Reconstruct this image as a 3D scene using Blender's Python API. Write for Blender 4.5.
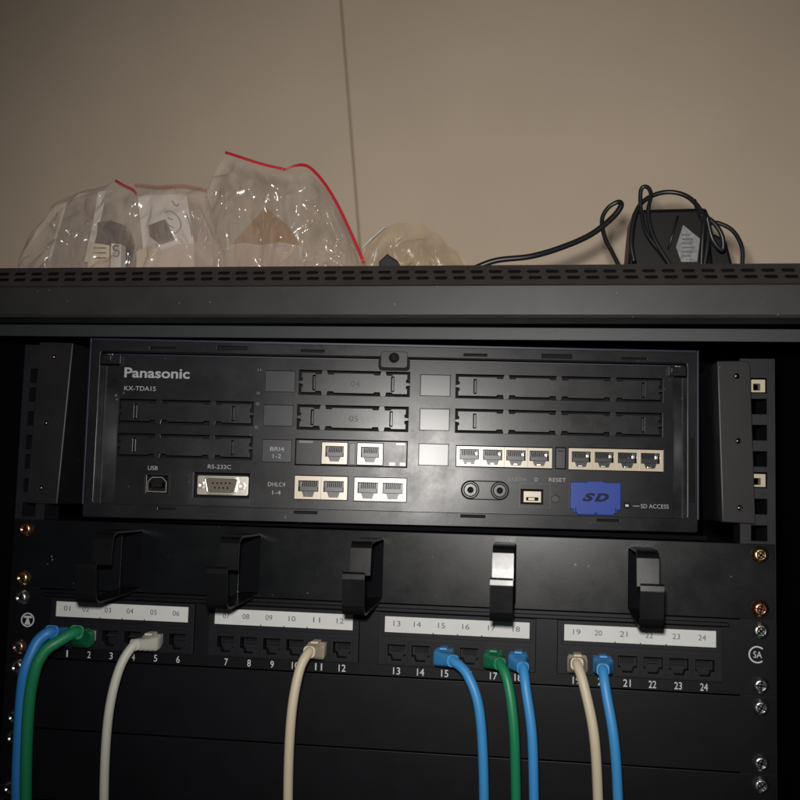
import bpy, bmesh, math, random
from mathutils import Matrix, Vector, noise
for o in list(bpy.data.objects): bpy.data.objects.remove(o)
sc = bpy.context.scene
C = sc.collection
MM = 0.001
random.seed(7)

# ---------------------------------------------------------------- camera, world, light, exposure
def rotm(a, b, c):
    return Matrix.Rotation(a, 3, 'Z') @ Matrix.Rotation(b, 3, 'X') @ Matrix.Rotation(c, 3, 'Y')
CAM = Vector((98.336, -625.55, 33.52))            # millimetres; the rack's front plane is y = 0
CR = rotm(.135, .088, -.028)
cd = bpy.data.cameras.new('camera'); cam = bpy.data.objects.new('camera', cd); C.objects.link(cam)
m3 = Matrix((CR.col[0], CR.col[2], -CR.col[1])).transposed()
cam.matrix_world = Matrix.Translation(CAM * MM) @ m3.to_4x4()
cd.lens = 45; cd.sensor_width = 36; cd.clip_start = 0.01; cd.clip_end = 50
cd.dof.use_dof = True; cd.dof.focus_distance = 0.635; cd.dof.aperture_fstop = 9
sc.camera = cam

w = bpy.data.worlds.new('World'); sc.world = w; w.use_nodes = True
w.node_tree.nodes['Background'].inputs[0].default_value = (1, .95, .9, 1)
w.node_tree.nodes['Background'].inputs[1].default_value = 0.012

ld = bpy.data.lights.new('camera_flash', 'SPOT')   # the camera's own flash, just above the lens
ld.energy = 13.5; ld.color = (1, .965, .92); ld.shadow_soft_size = 0.012
ld.spot_size = math.radians(86); ld.spot_blend = 1.0
lo = bpy.data.objects.new('camera_flash', ld); C.objects.link(lo)
FL = CAM + Vector((-10, 6, 34)); lo.location = FL * MM
lo.rotation_euler = (Vector((62, 0, 110)) - FL).to_track_quat('-Z', 'Y').to_euler()

sc.view_settings.view_transform = 'Standard'; sc.view_settings.look = 'None'
sc.view_settings.exposure = 0; sc.view_settings.gamma = 1
sc.render.engine = 'CYCLES'
sc.cycles.transparent_max_bounces = 24

def at(px, py, y):
    """the real point (mm) on the plane at depth y seen at a photo pixel"""
    d = CR @ Vector(((px - 400) / 1000, 1, -(py - 400) / 1000))
    return CAM + d * ((y - CAM.y) / d.y)

# ---------------------------------------------------------------- materials
def mat(name, col, rough=.5, metal=0, spec=.5, bump=0, bscale=800, var=0, vscale=60, speck=0, coat=0, emit=None, rvar=0):
    m = bpy.data.materials.new(name); m.use_nodes = True
    nt = m.node_tree; N = nt.nodes; L = nt.links; p = N['Principled BSDF']
    p.inputs['Base Color'].default_value = (*col, 1); p.inputs['Roughness'].default_value = rough
    p.inputs['Metallic'].default_value = metal; p.inputs['Specular IOR Level'].default_value = spec
    p.inputs['Coat Weight'].default_value = coat
    tc = N.new('ShaderNodeTexCoord')
    geo = N.new('ShaderNodeNewGeometry')
    src = geo.outputs['Position']
    colout = None
    if var:
        n = N.new('ShaderNodeTexNoise'); n.inputs['Scale'].default_value = vscale; n.inputs['Detail'].default_value = 6
        L.new(src, n.inputs['Vector'])
        r = N.new('ShaderNodeMapRange'); r.inputs[1].default_value = .3; r.inputs[2].default_value = .7
        r.inputs[3].default_value = 1 - var; r.inputs[4].default_value = 1 + var; L.new(n.outputs[0], r.inputs[0])
        mx = N.new('ShaderNodeVectorMath'); mx.operation = 'SCALE'; mx.inputs[0].default_value = col
        L.new(r.outputs[0], mx.inputs['Scale']); colout = mx.outputs[0]
        L.new(colout, p.inputs['Base Color'])
    if rvar:
        n = N.new('ShaderNodeTexNoise'); n.inputs['Scale'].default_value = 22; n.inputs['Detail'].default_value = 9; n.inputs['Roughness'].default_value = .7
        L.new(src, n.inputs['Vector'])
        r = N.new('ShaderNodeMapRange'); r.inputs[1].default_value = .35; r.inputs[2].default_value = .65
        r.inputs[3].default_value = rough - rvar; r.inputs[4].default_value = rough + rvar; L.new(n.outputs[0], r.inputs[0])
        L.new(r.outputs[0], p.inputs['Roughness'])
    if speck:   # settled dust and lint
        v = N.new('ShaderNodeTexVoronoi'); v.inputs['Scale'].default_value = 170; L.new(src, v.inputs['Vector'])
        n2 = N.new('ShaderNodeTexNoise'); n2.inputs['Scale'].default_value = 45; L.new(src, n2.inputs['Vector'])
        th = N.new('ShaderNodeMapRange'); th.inputs[1].default_value = .5; th.inputs[2].default_value = .75
        th.inputs[3].default_value = 0; th.inputs[4].default_value = .16; L.new(n2.outputs[0], th.inputs[0])
        lt = N.new('ShaderNodeMath'); lt.operation = 'LESS_THAN'; L.new(v.outputs['Distance'], lt.inputs[0]); L.new(th.outputs[0], lt.inputs[1])
        mu = N.new('ShaderNodeMath'); mu.operation = 'MULTIPLY'; mu.inputs[1].default_value = speck; L.new(lt.outputs[0], mu.inputs[0])
        mix = N.new('ShaderNodeMixRGB'); L.new(mu.outputs[0], mix.inputs[0])
        if colout: L.new(colout, mix.inputs[1])
        else: mix.inputs[1].default_value = (*col, 1)
        mix.inputs[2].default_value = (.45, .43, .4, 1); L.new(mix.outputs[0], p.inputs['Base Color'])
    if bump:
        n = N.new('ShaderNodeTexNoise'); n.inputs['Scale'].default_value = bscale; n.inputs['Detail'].default_value = 3
        L.new(src, n.inputs['Vector'])
        b = N.new('ShaderNodeBump'); b.inputs['Strength'].default_value = bump; b.inputs['Distance'].default_value = .00013
        L.new(n.outputs[0], b.inputs['Height']); L.new(b.outputs[0], p.inputs['Normal'])
    if emit:
        p.inputs['Emission Color'].default_value = (*emit, 1); p.inputs['Emission Strength'].default_value = 1
    return m
M = {}
M['wall'] = mat('painted_wall', (.86, .70, .54), .85, bump=.15, bscale=500, var=.035, vscale=9)
M['groove'] = mat('wall_joint', (.46, .37, .27), .9)
M['lid'] = mat('powder_coated_steel', (.022, .022, .022), .45, spec=.5, bump=.13, bscale=1800, var=.15, vscale=35, speck=.22, rvar=.05)
M['vent'] = mat('textured_vent_plastic', (.034, .027, .024), .58, bump=.12, bscale=1800, var=.15)
M['bar'] = mat('cross_bar_steel', (.022, .027, .029), .5, bump=.3)
M['rail'] = mat('rail_steel', (.012, .012, .016), .5, spec=.25, bump=.3, var=.2)
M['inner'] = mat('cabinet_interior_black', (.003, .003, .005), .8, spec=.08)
M['plastic'] = mat('charcoal_plastic', (.0095, .0095, .0115), .315, spec=.30, bump=.12, bscale=2200, var=.12, vscale=50, speck=.12, rvar=.05)
M['frame'] = mat('frame_plastic', (.0085, .009, .0115), .33, spec=.27, bump=.12, bscale=2200, var=.15, speck=.16, rvar=.06)
M['cover'] = mat('cover_plastic', (.0105, .0105, .012), .31, spec=.40, bump=.12, bscale=1200, var=.15, speck=.1, rvar=.05)
M['bezelblue'] = mat('navy_housing', (.008, .010, .035), .4)
M['label'] = mat('clear_label_window', (.034, .035, .042), .29, spec=.42, bump=.0, bscale=300)
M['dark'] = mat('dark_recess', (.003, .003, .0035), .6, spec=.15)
M['cream'] = mat('cream_connector_plastic', (.60, .51, .38), .30, spec=1.0, var=.05)
M['ink'] = mat('printed_light_grey', (.36, .36, .37), .5)
M['inkdim'] = mat('printed_dim_grey', (.16, .16, .165), .5)
M['emboss'] = mat('moulded_digit', (.012, .012, .013), .5)
M['silver'] = mat('plated_metal', (.72, .68, .62), .28, metal=1, bump=.2, bscale=300)
M['contact'] = mat('gold_contact', (.22, .19, .14), .35, metal=1)
M['jackin'] = mat('jack_interior', (.02, .023, .027), .35)
M['pins'] = mat('socket_insert', (.09, .075, .05), .5)
M['blue'] = mat('blue_cover_plastic', (.018, .055, .33), .42, spec=.3, bump=.1)
M['bluedeep'] = mat('dark_blue_moulding', (.002, .004, .035), .5, spec=.2)
M['ledoff'] = mat('milky_lens', (.6, .6, .58), .3)
M['bracket'] = mat('bracket_steel', (.011, .010, .011), .55, spec=.3, bump=.12, var=.2, speck=.15)
M['cheek'] = mat('dusty_sheen_plastic', (.024, .025, .028), .55, spec=.3, bump=.3, var=.5, vscale=60, speck=.3)  # grey raised in colour for a soft sheen on the cheeks; specks are dust
M['edge'] = mat('pale_edge', (.10, .10, .11), .5)  # paler grey for the thin line along each bracket's inner edge
M['manager'] = mat('satin_black_steel', (.0045, .0055, .0065), .30, spec=.27, bump=.06, bscale=700, var=.2, speck=.3, rvar=.05)
M['ring'] = mat('ring_steel', (.005, .005, .006), .29, spec=.42, bump=.05, rvar=.04)
M['patch'] = mat('patch_panel_black', (.004, .004, .006), .45, spec=.2, bump=.06, var=.2)
M['module'] = mat('port_module_black', (.009, .009, .012), .5, spec=.2, bump=.05)
M['paper'] = mat('label_paper', (.62, .63, .61), .6, var=.03, vscale=120)
M['print'] = mat('label_print', (.10, .10, .10), .6)
M['white'] = mat('white_print', (.62, .62, .62), .5)
M['brass'] = mat('brass_screw_metal', (.78, .52, .24), .3, metal=1, bump=.3, bscale=400)
M['copper'] = mat('copper_screw_metal', (.80, .36, .22), .3, metal=1, bump=.3, bscale=400)
M['zinc'] = mat('zinc_screw_metal', (.55, .57, .58), .33, metal=1, bump=.3, bscale=400)
M['nickel'] = mat('tarnished_screw_metal', (.62, .42, .36), .32, metal=1, bump=.4, bscale=400)
M['cblue'] = mat('blue_cable_jacket', (.03, .22, .60), .45)
M['cblue2'] = mat('bright_blue_cable_jacket', (.05, .28, .62), .45)
M['cgreen'] = mat('green_cable_jacket', (.012, .21, .09), .45)
M['cgrey'] = mat('pale_grey_cable_jacket', (.55, .54, .48), .5)
M['cbeige'] = mat('beige_cable_jacket', (.60, .52, .38), .5)
M['rubber'] = mat('black_cord_rubber', (.012, .012, .014), .38)
M['abs'] = mat('adapter_plastic', (.005, .0045, .0045), .5, spec=.3, bump=.2)
M['greylabel'] = mat('grey_rating_label', (.22, .22, .22), .5, var=.35, vscale=400)
M['red'] = mat('red_zip_plastic', (.62, .02, .035), .35)
M['card'] = mat('brown_card', (.28, .145, .05), .7, var=.06)
M['sheet'] = mat('folded_white_card', (.66, .62, .58), .6, var=.05)
M['greysheet'] = mat('grey_brown_card', (.25, .2, .165), .6, var=.1)
M['brassdim'] = mat('dull_brass', (.6, .32, .14), .5)
M['nutpale'] = mat('pale_cage_nut', (.5, .44, .32), .4)
def film(name, tint, body, base, crease, edge, rough, sp=.6, sc_=1):
    """thin clear plastic: nearly invisible where flat, whitish and glinting along its creases"""
    m = bpy.data.materials.new(name); m.use_nodes = True; nt = m.node_tree; N = nt.nodes; L = nt.links
    p = N['Principled BSDF']; out = N['Material Output']
    p.inputs['Base Color'].default_value = (*body, 1); p.inputs['Roughness'].default_value = rough; p.inputs['Specular IOR Level'].default_value = sp
    g = N.new('ShaderNodeNewGeometry')
    def ridge(scale, rotv, st, dist):
        mp = N.new('ShaderNodeMapping'); mp.inputs['Scale'].default_value = st; mp.inputs['Rotation'].default_value = rotv
        n = N.new('ShaderNodeTexNoise'); n.inputs['Scale'].default_value = scale * sc_; n.inputs['Detail'].default_value = 3; n.inputs['Distortion'].default_value = dist
        L.new(g.outputs['Position'], mp.inputs[0]); L.new(mp.outputs[0], n.inputs['Vector'])
        s1 = N.new('ShaderNodeMath'); s1.operation = 'SUBTRACT'; s1.inputs[1].default_value = .5; L.new(n.outputs[0], s1.inputs[0])
        ab = N.new('ShaderNodeMath'); ab.operation = 'ABSOLUTE'; L.new(s1.outputs[0], ab.inputs[0])
        r = N.new('ShaderNodeMapRange'); r.inputs[1].default_value = 0; r.inputs[2].default_value = .085; r.inputs[3].default_value = 1; r.inputs[4].default_value = 0
        r.interpolation_type = 'SMOOTHSTEP'; L.new(ab.outputs[0], r.inputs[0]); return r.outputs[0]
    a = ridge(30, (0, .55, 0), (1, 1, .22), 1.2); b = ridge(22, (0, -.8, 0), (1, 1, .3), 1.6)
    mxx = N.new('ShaderNodeMath'); mxx.operation = 'MULTIPLY_ADD'; mxx.inputs[1].default_value = .6; L.new(a, mxx.inputs[0])
    mb = N.new('ShaderNodeMath'); mb.operation = 'MULTIPLY'; mb.inputs[1].default_value = .6; L.new(b, mb.inputs[0]); L.new(mb.outputs[0], mxx.inputs[2])
    p.inputs['Specular IOR Level'].default_value = 0; p.inputs['Roughness'].default_value = 1
    bp = N.new('ShaderNodeBump'); bp.inputs['Strength'].default_value = .35; bp.inputs['Distance'].default_value = .0008
    L.new(mxx.outputs[0], bp.inputs['Height'])
    t = N.new('ShaderNodeBsdfTransparent'); t.inputs[0].default_value = (*tint, 1)
    lw = N.new('ShaderNodeLayerWeight'); lw.inputs[0].default_value = .3
    r = N.new('ShaderNodeMapRange'); r.inputs[3].default_value = base; r.inputs[4].default_value = edge
    L.new(lw.outputs['Facing'], r.inputs[0])
    ad_ = N.new('ShaderNodeMath'); ad_.operation = 'MULTIPLY_ADD'; ad_.inputs[1].default_value = crease; ad_.use_clamp = True
    L.new(mxx.outputs[0], ad_.inputs[0]); L.new(r.outputs[0], ad_.inputs[2])
    mx = N.new('ShaderNodeMixShader'); L.new(ad_.outputs[0], mx.inputs[0]); L.new(t.outputs[0], mx.inputs[1]); L.new(p.outputs[0], mx.inputs[2])
    gl = N.new('ShaderNodeBsdfGlossy'); gl.inputs['Roughness'].default_value = rough; L.new(bp.outputs[0], gl.inputs['Normal'])
    m2 = N.new('ShaderNodeMixShader'); m2.inputs[0].default_value = .07 * sp; L.new(mx.outputs[0], m2.inputs[1]); L.new(gl.outputs[0], m2.inputs[2])
    L.new(m2.outputs[0], out.inputs[0]); return m
M['film'] = film('clear_plastic_film', (.97, .955, .94), (.84, .71, .62), .125, .12, .6, .16)
M['film2'] = film('very_clear_plastic_film', (.98, .965, .95), (.84, .72, .62), .06, .14, .5, .14, .75)
M['tanfilm'] = film('tan_crumpled_film', (.96, .92, .86), (.82, .66, .50), .09, .10, .45, .3, .5, 1.6)
M['pinkfilm'] = film('faint_pink_zip', (.98, .85, .84), (.6, .25, .24), .08, .08, .3, .3)

# ---------------------------------------------------------------- helpers (all in millimetres)
def bm_box(bm, x0, x1, y0, y1, z0, z1, bev=0):
    t = bmesh.new()
    bmesh.ops.create_cube(t, size=1)
    for v in t.verts:
        v.co = Vector(((x0 + x1) / 2 + v.co.x * (x1 - x0), (y0 + y1) / 2 + v.co.y * (y1 - y0), (z0 + z1) / 2 + v.co.z * (z1 - z0)))
    if bev: bmesh.ops.bevel(t, geom=list(t.edges), offset=bev, segments=2, affect='EDGES', profile=.6)
    join(bm, t)
def join(bm, t, mx=None):
    vs = {}
    for v in t.verts: vs[v] = bm.verts.new(mx @ v.co if mx else v.co)
    for f in t.faces:
        try:
            nf = bm.faces.new([vs[v] for v in f.verts]); nf.smooth = f.smooth
        except ValueError: pass
    t.free()
def plate(bm, outer, holes, y0, y1, bev=0):
    """flat plate in the x-z plane with holes, front at y0, back at y1"""
    t = bmesh.new(); edges = []
    for loop in [outer] + list(holes):
        vs = [t.verts.new((x, y0, z)) for x, z in loop]
        edges += [t.edges.new((vs[i], vs[(i + 1) % len(vs)])) for i in range(len(vs))]
    bmesh.ops.triangle_fill(t, use_beauty=True, use_dissolve=False, edges=edges, normal=(0, -1, 0))
    bmesh.ops.dissolve_limit(t, angle_limit=.01, verts=t.verts, edges=t.edges, delimit=set())
    r = bmesh.ops.extrude_face_region(t, geom=list(t.faces))
    for v in [g for g in r['geom'] if isinstance(g, bmesh.types.BMVert)]: v.co.y = y1
    bmesh.ops.recalc_face_normals(t, faces=t.faces)
    if bev:
        es = [e for e in t.edges if all(abs(v.co.y - y0) < 1e-6 for v in e.verts) and len(e.link_faces) == 2 and e.calc_face_angle(0) > .5]
        bmesh.ops.bevel(t, geom=es, offset=bev, segments=2, affect='EDGES', profile=.6)
    join(bm, t)
def rect(x0, z0, x1, z1, r=0, n=4):
    x0, x1 = min(x0, x1), max(x0, x1); z0, z1 = min(z0, z1), max(z0, z1)
    if not r: return [(x0, z0), (x1, z0), (x1, z1), (x0, z1)]
    o = []
    for cx, cz, a in ((x1 - r, z0 + r, -90), (x1 - r, z1 - r, 0), (x0 + r, z1 - r, 90), (x0 + r, z0 + r, 180)):
        for i in range(n + 1):
            t = math.radians(a + 90 * i / n); o.append((cx + r * math.cos(t), cz + r * math.sin(t)))
    return o
def circ(x, z, r, n=20): return [(x + r * math.cos(2 * math.pi * i / n), z + r * math.sin(2 * math.pi * i / n)) for i in range(n)]
def lathe(bm, prof, cx, cz, n=24):
    """profile of (radius, y) turned about the y axis through (cx, cz)"""
    rings = [[bm.verts.new((cx + r * math.cos(2 * math.pi * i / n), y, cz + r * math.sin(2 * math.pi * i / n))) for i in range(n)] for r, y in prof]
    for a, b in zip(rings, rings[1:]):
        for i in range(n):
            f = bm.faces.new((a[i], a[(i + 1) % n], b[(i + 1) % n], b[i])); f.smooth = True
    bm.faces.new(rings[0]); bm.faces.new(rings[-1])
def spline(pts, k=8):
    P = [Vector(p) for p in pts]; P = [P[0] * 2 - P[1]] + P + [P[-1] * 2 - P[-2]]; o = []
    for i in range(1, len(P) - 2):
        for j in range(k):
            t = j / k; a, b, c, d = P[i - 1:i + 3]
            o.append(.5 * ((2 * b) + (c - a) * t + (2 * a - 5 * b + 4 * c - d) * t * t + (3 * b - a - 3 * c + d) * t ** 3))
    o.append(P[-2]); return o
def tube(bm, pts, r, n=12, flat=1.0, smooth=8, sq=0):
    S = spline(pts, smooth) if smooth else [Vector(p) for p in pts]
    rr = r if callable(r) else (lambda t: r)
    up = None; rings = []
    for i, p in enumerate(S):
        d = (S[min(i + 1, len(S) - 1)] - S[max(i - 1, 0)]).normalized()
        if up is None: up = d.orthogonal().normalized() if abs(d.y) > .9 else (Vector((0, 1, 0)) - d * d.y).normalized()
        up = (up - d * up.dot(d)).normalized(); side = d.cross(up); R = rr(i / (len(S) - 1))
        def kk(j):       # rounded-square section when sq > 0
            c, s = abs(math.cos(2 * math.pi * j / n)), abs(math.sin(2 * math.pi * j / n)); return 1 + sq * (1 / max(c, s) - 1)
        rings.append([bm.verts.new(p + up * (math.cos(2 * math.pi * j / n) * R * kk(j)) + side * (math.sin(2 * math.pi * j / n) * R * flat * kk(j))) for j in range(n)])
    for a, b in zip(rings, rings[1:]):
        for j in range(n):
            f = bm.faces.new((a[j], a[(j + 1) % n], b[(j + 1) % n], b[j])); f.smooth = True
    bm.faces.new(rings[0]); bm.faces.new(rings[-1])
def obj(name, bm, m, parent=None, recalc=True):
    if recalc: bmesh.ops.recalc_face_normals(bm, faces=bm.faces)
    for v in bm.verts: v.co *= MM
    me = bpy.data.meshes.new(name); bm.to_mesh(me); bm.free(); me.materials.append(M[m])
    o = bpy.data.objects.new(name, me); C.objects.link(o)
    if parent: o.parent = parent
    return o
def B(name, m, parent, *boxes, bev=0):
    bm = bmesh.new()
    for b in boxes: bm_box(bm, *b, bev=bev)
    return obj(name, bm, m, parent)
def PL(name, m, parent, outer, holes, y0, y1, bev=0):
    bm = bmesh.new(); plate(bm, outer, holes, y0, y1, bev); return obj(name, bm, m, parent)
def thing(name, label, cat, loc=(0, 0, 0), rot=(0, 0, 0), group=None):
    o = bpy.data.objects.new(name, None); C.objects.link(o); o.empty_display_size = .01
    o.location = Vector(loc) * MM; o.rotation_euler = rot; return tag(o, label, cat, group)
def tag(o, label, cat, group=None):
    o['label'] = label; o['category'] = cat
    if group: o['group'] = group
    return o
def text(name, s, m, parent, box, y, bold=0, shear=0, place=False):
    """letters fitted into box = (x0, z0, x1, z1), standing at depth y and facing -y"""
    cu = bpy.data.curves.new('t', 'FONT'); cu.body = s; cu.size = 1; cu.offset = bold; cu.shear = shear; cu.extrude = .01; cu.resolution_u = 4
    to = bpy.data.objects.new('t', cu); C.objects.link(to)
    bpy.context.view_layer.update()
    me = bpy.data.meshes.new_from_object(to.evaluated_get(bpy.context.evaluated_depsgraph_get()))
    bpy.data.objects.remove(to)
    xs = [v.co.x for v in me.vertices]; zs = [v.co.y for v in me.vertices]
    x0, z0, x1, z1 = box; z0, z1 = min(z0, z1), max(z0, z1)
    ax, az = (x1 - x0) / (max(xs) - min(xs)), (z1 - z0) / (max(zs) - min(zs))
    for v in me.vertices:
        v.co = Vector((x0 + (v.co.x - min(xs)) * ax, y - .06 if v.co.z > 0 else y + .02, z0 + (v.co.y - min(zs)) * az)) * MM
    me.materials.clear(); me.materials.append(M[m]); me.name = name
    o = bpy.data.objects.new(name, me); C.objects.link(o)
    if parent: o.parent = parent
    return o
def merge(objs, name):
    """several letter meshes of one print become one mesh"""
    bm = bmesh.new()
    for o in objs: bm.from_mesh(o.data)
    me = bpy.data.meshes.new(name); bm.to_mesh(me); bm.free(); me.materials.append(objs[0].data.materials[0])
    p = objs[0].parent
    for o in objs: bpy.data.objects.remove(o)
    n = bpy.data.objects.new(name, me); C.objects.link(n); n.parent = p; return n
def struct(o): o['kind'] = 'structure'; return o

# ---------------------------------------------------------------- the wall behind
WY = 335
tp, bt = at(351, 133, WY), at(361, 262, WY)
k = (bt.x - tp.x) / (bt.z - tp.z)
sx = lambda z: tp.x + (z - tp.z) * k
Zt, Zb = 1100, -600
struct(PL('wall', 'wall', None, [(-1500, Zb), (sx(Zb) - 1.0, Zb), (sx(Zt) - 1.0, Zt), (-1500, Zt)], [], WY, WY + 14, 1.2))
struct(PL('wall', 'wall', None, [(sx(Zb) + 1.0, Zb), (1500, Zb), (1500, Zt), (sx(Zt) + 1.0, Zt)], [], WY, WY + 14, 1.2))
struct(PL('wall_joint', 'groove', None, [(sx(Zb) - 6, Zb), (sx(Zb) + 6, Zb), (sx(Zt) + 6, Zt), (sx(Zt) - 6, Zt)], [], WY + 3, WY + 20))

# ---------------------------------------------------------------- cabinet
ROOF = 158
cab = thing('rack_cabinet', 'black equipment cabinet with a perforated front edge along its top cover', 'rack cabinet')
bm = bmesh.new()
for s in (0,):   # top cover front: face with rolled lower lip
    prof = [(-42.5, 166), (-50, 153.2), (-51, 151.8), (-51, 135), (-50, 133.4), (-46, 133.2), (-46, 134.6), (-49, 135.2), (-49, 151.5), (-41, 164.5), (-41, 166)]
prof_face = [(-50, 153.0), (-51.2, 151.8), (-51.2, 135), (-50, 133.4), (-30, 133.2), (-30, 134.6), (-49, 135.2), (-49, 152)]
def extr(bm, prof, x0, x1, tilt=0):
    a = [bm.verts.new((x0, y, z + tilt * x0)) for y, z in prof]; b = [bm.verts.new((x1, y, z + tilt * x1)) for y, z in prof]
    n = len(prof)
    for i in range(n): bm.faces.new((a[i], a[(i + 1) % n], b[(i + 1) % n], b[i]))
    bm.faces.new(a); bm.faces.new(b)
bm = bmesh.new(); extr(bm, prof_face, -300, 300, .004); obj('top_cover', bm, 'lid', cab)
# perforated sloping strip
bm = bmesh.new()
holes = []
x = -292.0
while x < 238:
    for r_, zz in ((0, 10.0), (1, 5.2)):
        x0 = x + r_ * 1.2
        holes.append([(x0, zz - 1.4), (x0 + 5.9, zz - 1.4), (x0 + 7.1, zz), (x0 + 5.9, zz + 1.4), (x0, zz + 1.4), (x0 - 1.2, zz)])
    x += 11.0
plate(bm, rect(-300, 0, 300, 15.0), holes, 0, .5)
for v in bm.verts:
    y, z = v.co.y, v.co.z; v.co.y = -50.2 + y * .87 + z * .5; v.co.z = 152.9 + z * .87 - y * .5 + .004 * v.co.x
obj('vent_strip', bm, 'vent', cab)
bm = bmesh.new(); extr(bm, [(-40, 136), (-39, 136), (-39, 165.7), (-40, 165.7)], -299, 299, .004); obj('vent_backing', bm, 'inner', cab)
# roof with round vent holes near the rear corners
def dots(x0, x1, y0, y1, p=9, r=2.4):
    o = []; j = 0; y = y0
    while y < y1:
        x = x0 + (p / 2 if j % 2 else 0)
        while x < x1: o.append(circ(x, y, r, 8)); x += p
        y += p * .87; j += 1
    return o
bm = bmesh.new()
t = bmesh.new()
plate(t, rect(-300, -34, 300, 325), dots(-292, -215, 150, 315) + dots(225, 292, 150, 315), 0, 1.2)
for v in t.verts: v.co = Vector((v.co.x, v.co.z, ROOF - v.co.y))
join(bm, t); obj('roof_panel', bm, 'inner', cab)
B('cross_bar', 'bar', cab, (-300, 300, -10, -8, 126.8, 134.6), (-300, 300, -8, 6, 133, 134.6), bev=.4)
B('side_panel', 'inner', cab, (-301.5, -300, -40, 325, -700, ROOF + 2)); B('side_panel', 'inner', cab, (300, 301.5, -40, 325, -700, ROOF + 2))
B('rear_panel', 'inner', cab, (-300, 300, 325, 326.5, -700, ROOF - 1.4))
HZ = []
z = 0.0
seq = [12.7, 15.875, 15.875]
z = 0; i = 0
while z < 108:
    HZ.append(z); z += seq[i % 3]; i += 1
z = -15.875; i = 0; seq2 = [15.875, 12.7, 15.875]
while z > -680:
    HZ.append(z); z -= seq2[i % 3]; i += 1
for s in (-1, 1):
    top = 122.5 if s < 0 else 118
    bx = []
    for a_, b_ in ((221.5, 227.75), (237.25, 242)): bx.append((*sorted((s * a_, s * b_)), 1.5, 3.5, -690, top))
    hz = [-694.75] + sorted(HZ) + [top + 4.75]
    for p_, q_ in zip(hz, hz[1:]): bx.append((*sorted((s * 227.75, s * 237.25)), 1.55, 3.45, p_ + 4.75, q_ - 4.75))
    bx.append((*sorted((s * 240, s * 242)), 3.5, 45, -690, top)); bx.append((*sorted((s * 221.5, s * 223.5)), 3.5, 22, -690, top))
    B('rack_rail', 'rail', cab, *bx)
for h, lab in ((44.45, 'pale square cage nut lower in the right rail beside the bracket'), (44.45 + 12.7 + 2 * 15.875 + 12.7, 'pale square cage nut high in the right rail near bracket top')):
    bm = bmesh.new(); plate(bm, rect(228.2, h - 4.0, 236.2, h + 3.6), [rect(229.2, h - 3.0, 233.4, h + 1.2)], 1.2, 8)
    tag(obj('cage_nut', bm, 'nutpale'), lab, 'cage nut', 'cage nuts in the right rail')

# ---------------------------------------------------------------- telephone exchange unit
PX, PZ, PA, PC, PW, PH = -190.07, 124.5, .104, -.003, 393.3, 114.9
pbx = thing('telephone_exchange', 'wide black telephone switching unit with ports and blank slots mounted in the rack', 'telephone exchange', (PX, -10, PZ), (0, PC, PA))
Rp = Matrix.Rotation(PA, 3, 'Z') @ Matrix.Rotation(PC, 3, 'Y')
CL = Rp.transposed() @ (CAM - Vector((PX, -10, PZ)))       # the lens in the unit's own axes
FD = 4.0                                                    # the face plate lies this far behind the frame
kf = (FD - CL.y) / (-CL.y)
U = lambda u: CL.x + (u - CL.x) * kf
V = lambda v: CL.z + (-v - CL.z) * kf
def R4(a, b, c, d): return (U(a), V(b), U(c), V(d))        # measured on the front plane -> face plate
# housing
B('housing', 'bezelblue', pbx, (.5, PW - .5, 20, 190, -PH + 1.5, .4), bev=.8)
B('housing_rim', 'bezelblue', pbx, (.5, PW - .5, .8, 20, .02, 1.5), (-1.2, -.02, .8, 20, -PH + 8, 1.5), (PW + .02, PW + 1.2, .8, 20, -PH + 8, 1.5), bev=.25)
# frame with slits
fr_in = rect(6.5, -7.0, PW - 6.5, -106.2, 2)
sl = [rect(38.9, -3.6, 55.4, -5), rect(82.8, -2.2, 102.5, -4.4), rect(137.8, -3.5, 152.8, -4.9), rect(243.6, -3.9, 258.4, -5.3), rect(293.8, -3.1, 313.1, -5.5), rect(345, -4.2, 361, -5.4),
      rect(48.9, -107.9, 60, -109), rect(136.8, -107.9, 151.6, -109.2), rect(243.6, -107.5, 258.9, -108.9), rect(330, -108, 344, -109.2)]
fo = [(1, -PH), (PW - 1, -PH), (PW, -PH + 1), (PW, -1), (PW - 1, 0), (1, 0), (0, -1), (0, -PH + 1)]
PL('front_frame', 'frame', pbx, fo, [fr_in] + sl, 0, 6, .35)
B('slit_backing', 'dark', pbx, (3, PW - 3, 2.8, 3.6, -7.4, -1), (3, PW - 3, 2.8, 3.6, -PH + 1.5, -107.0))
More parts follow.
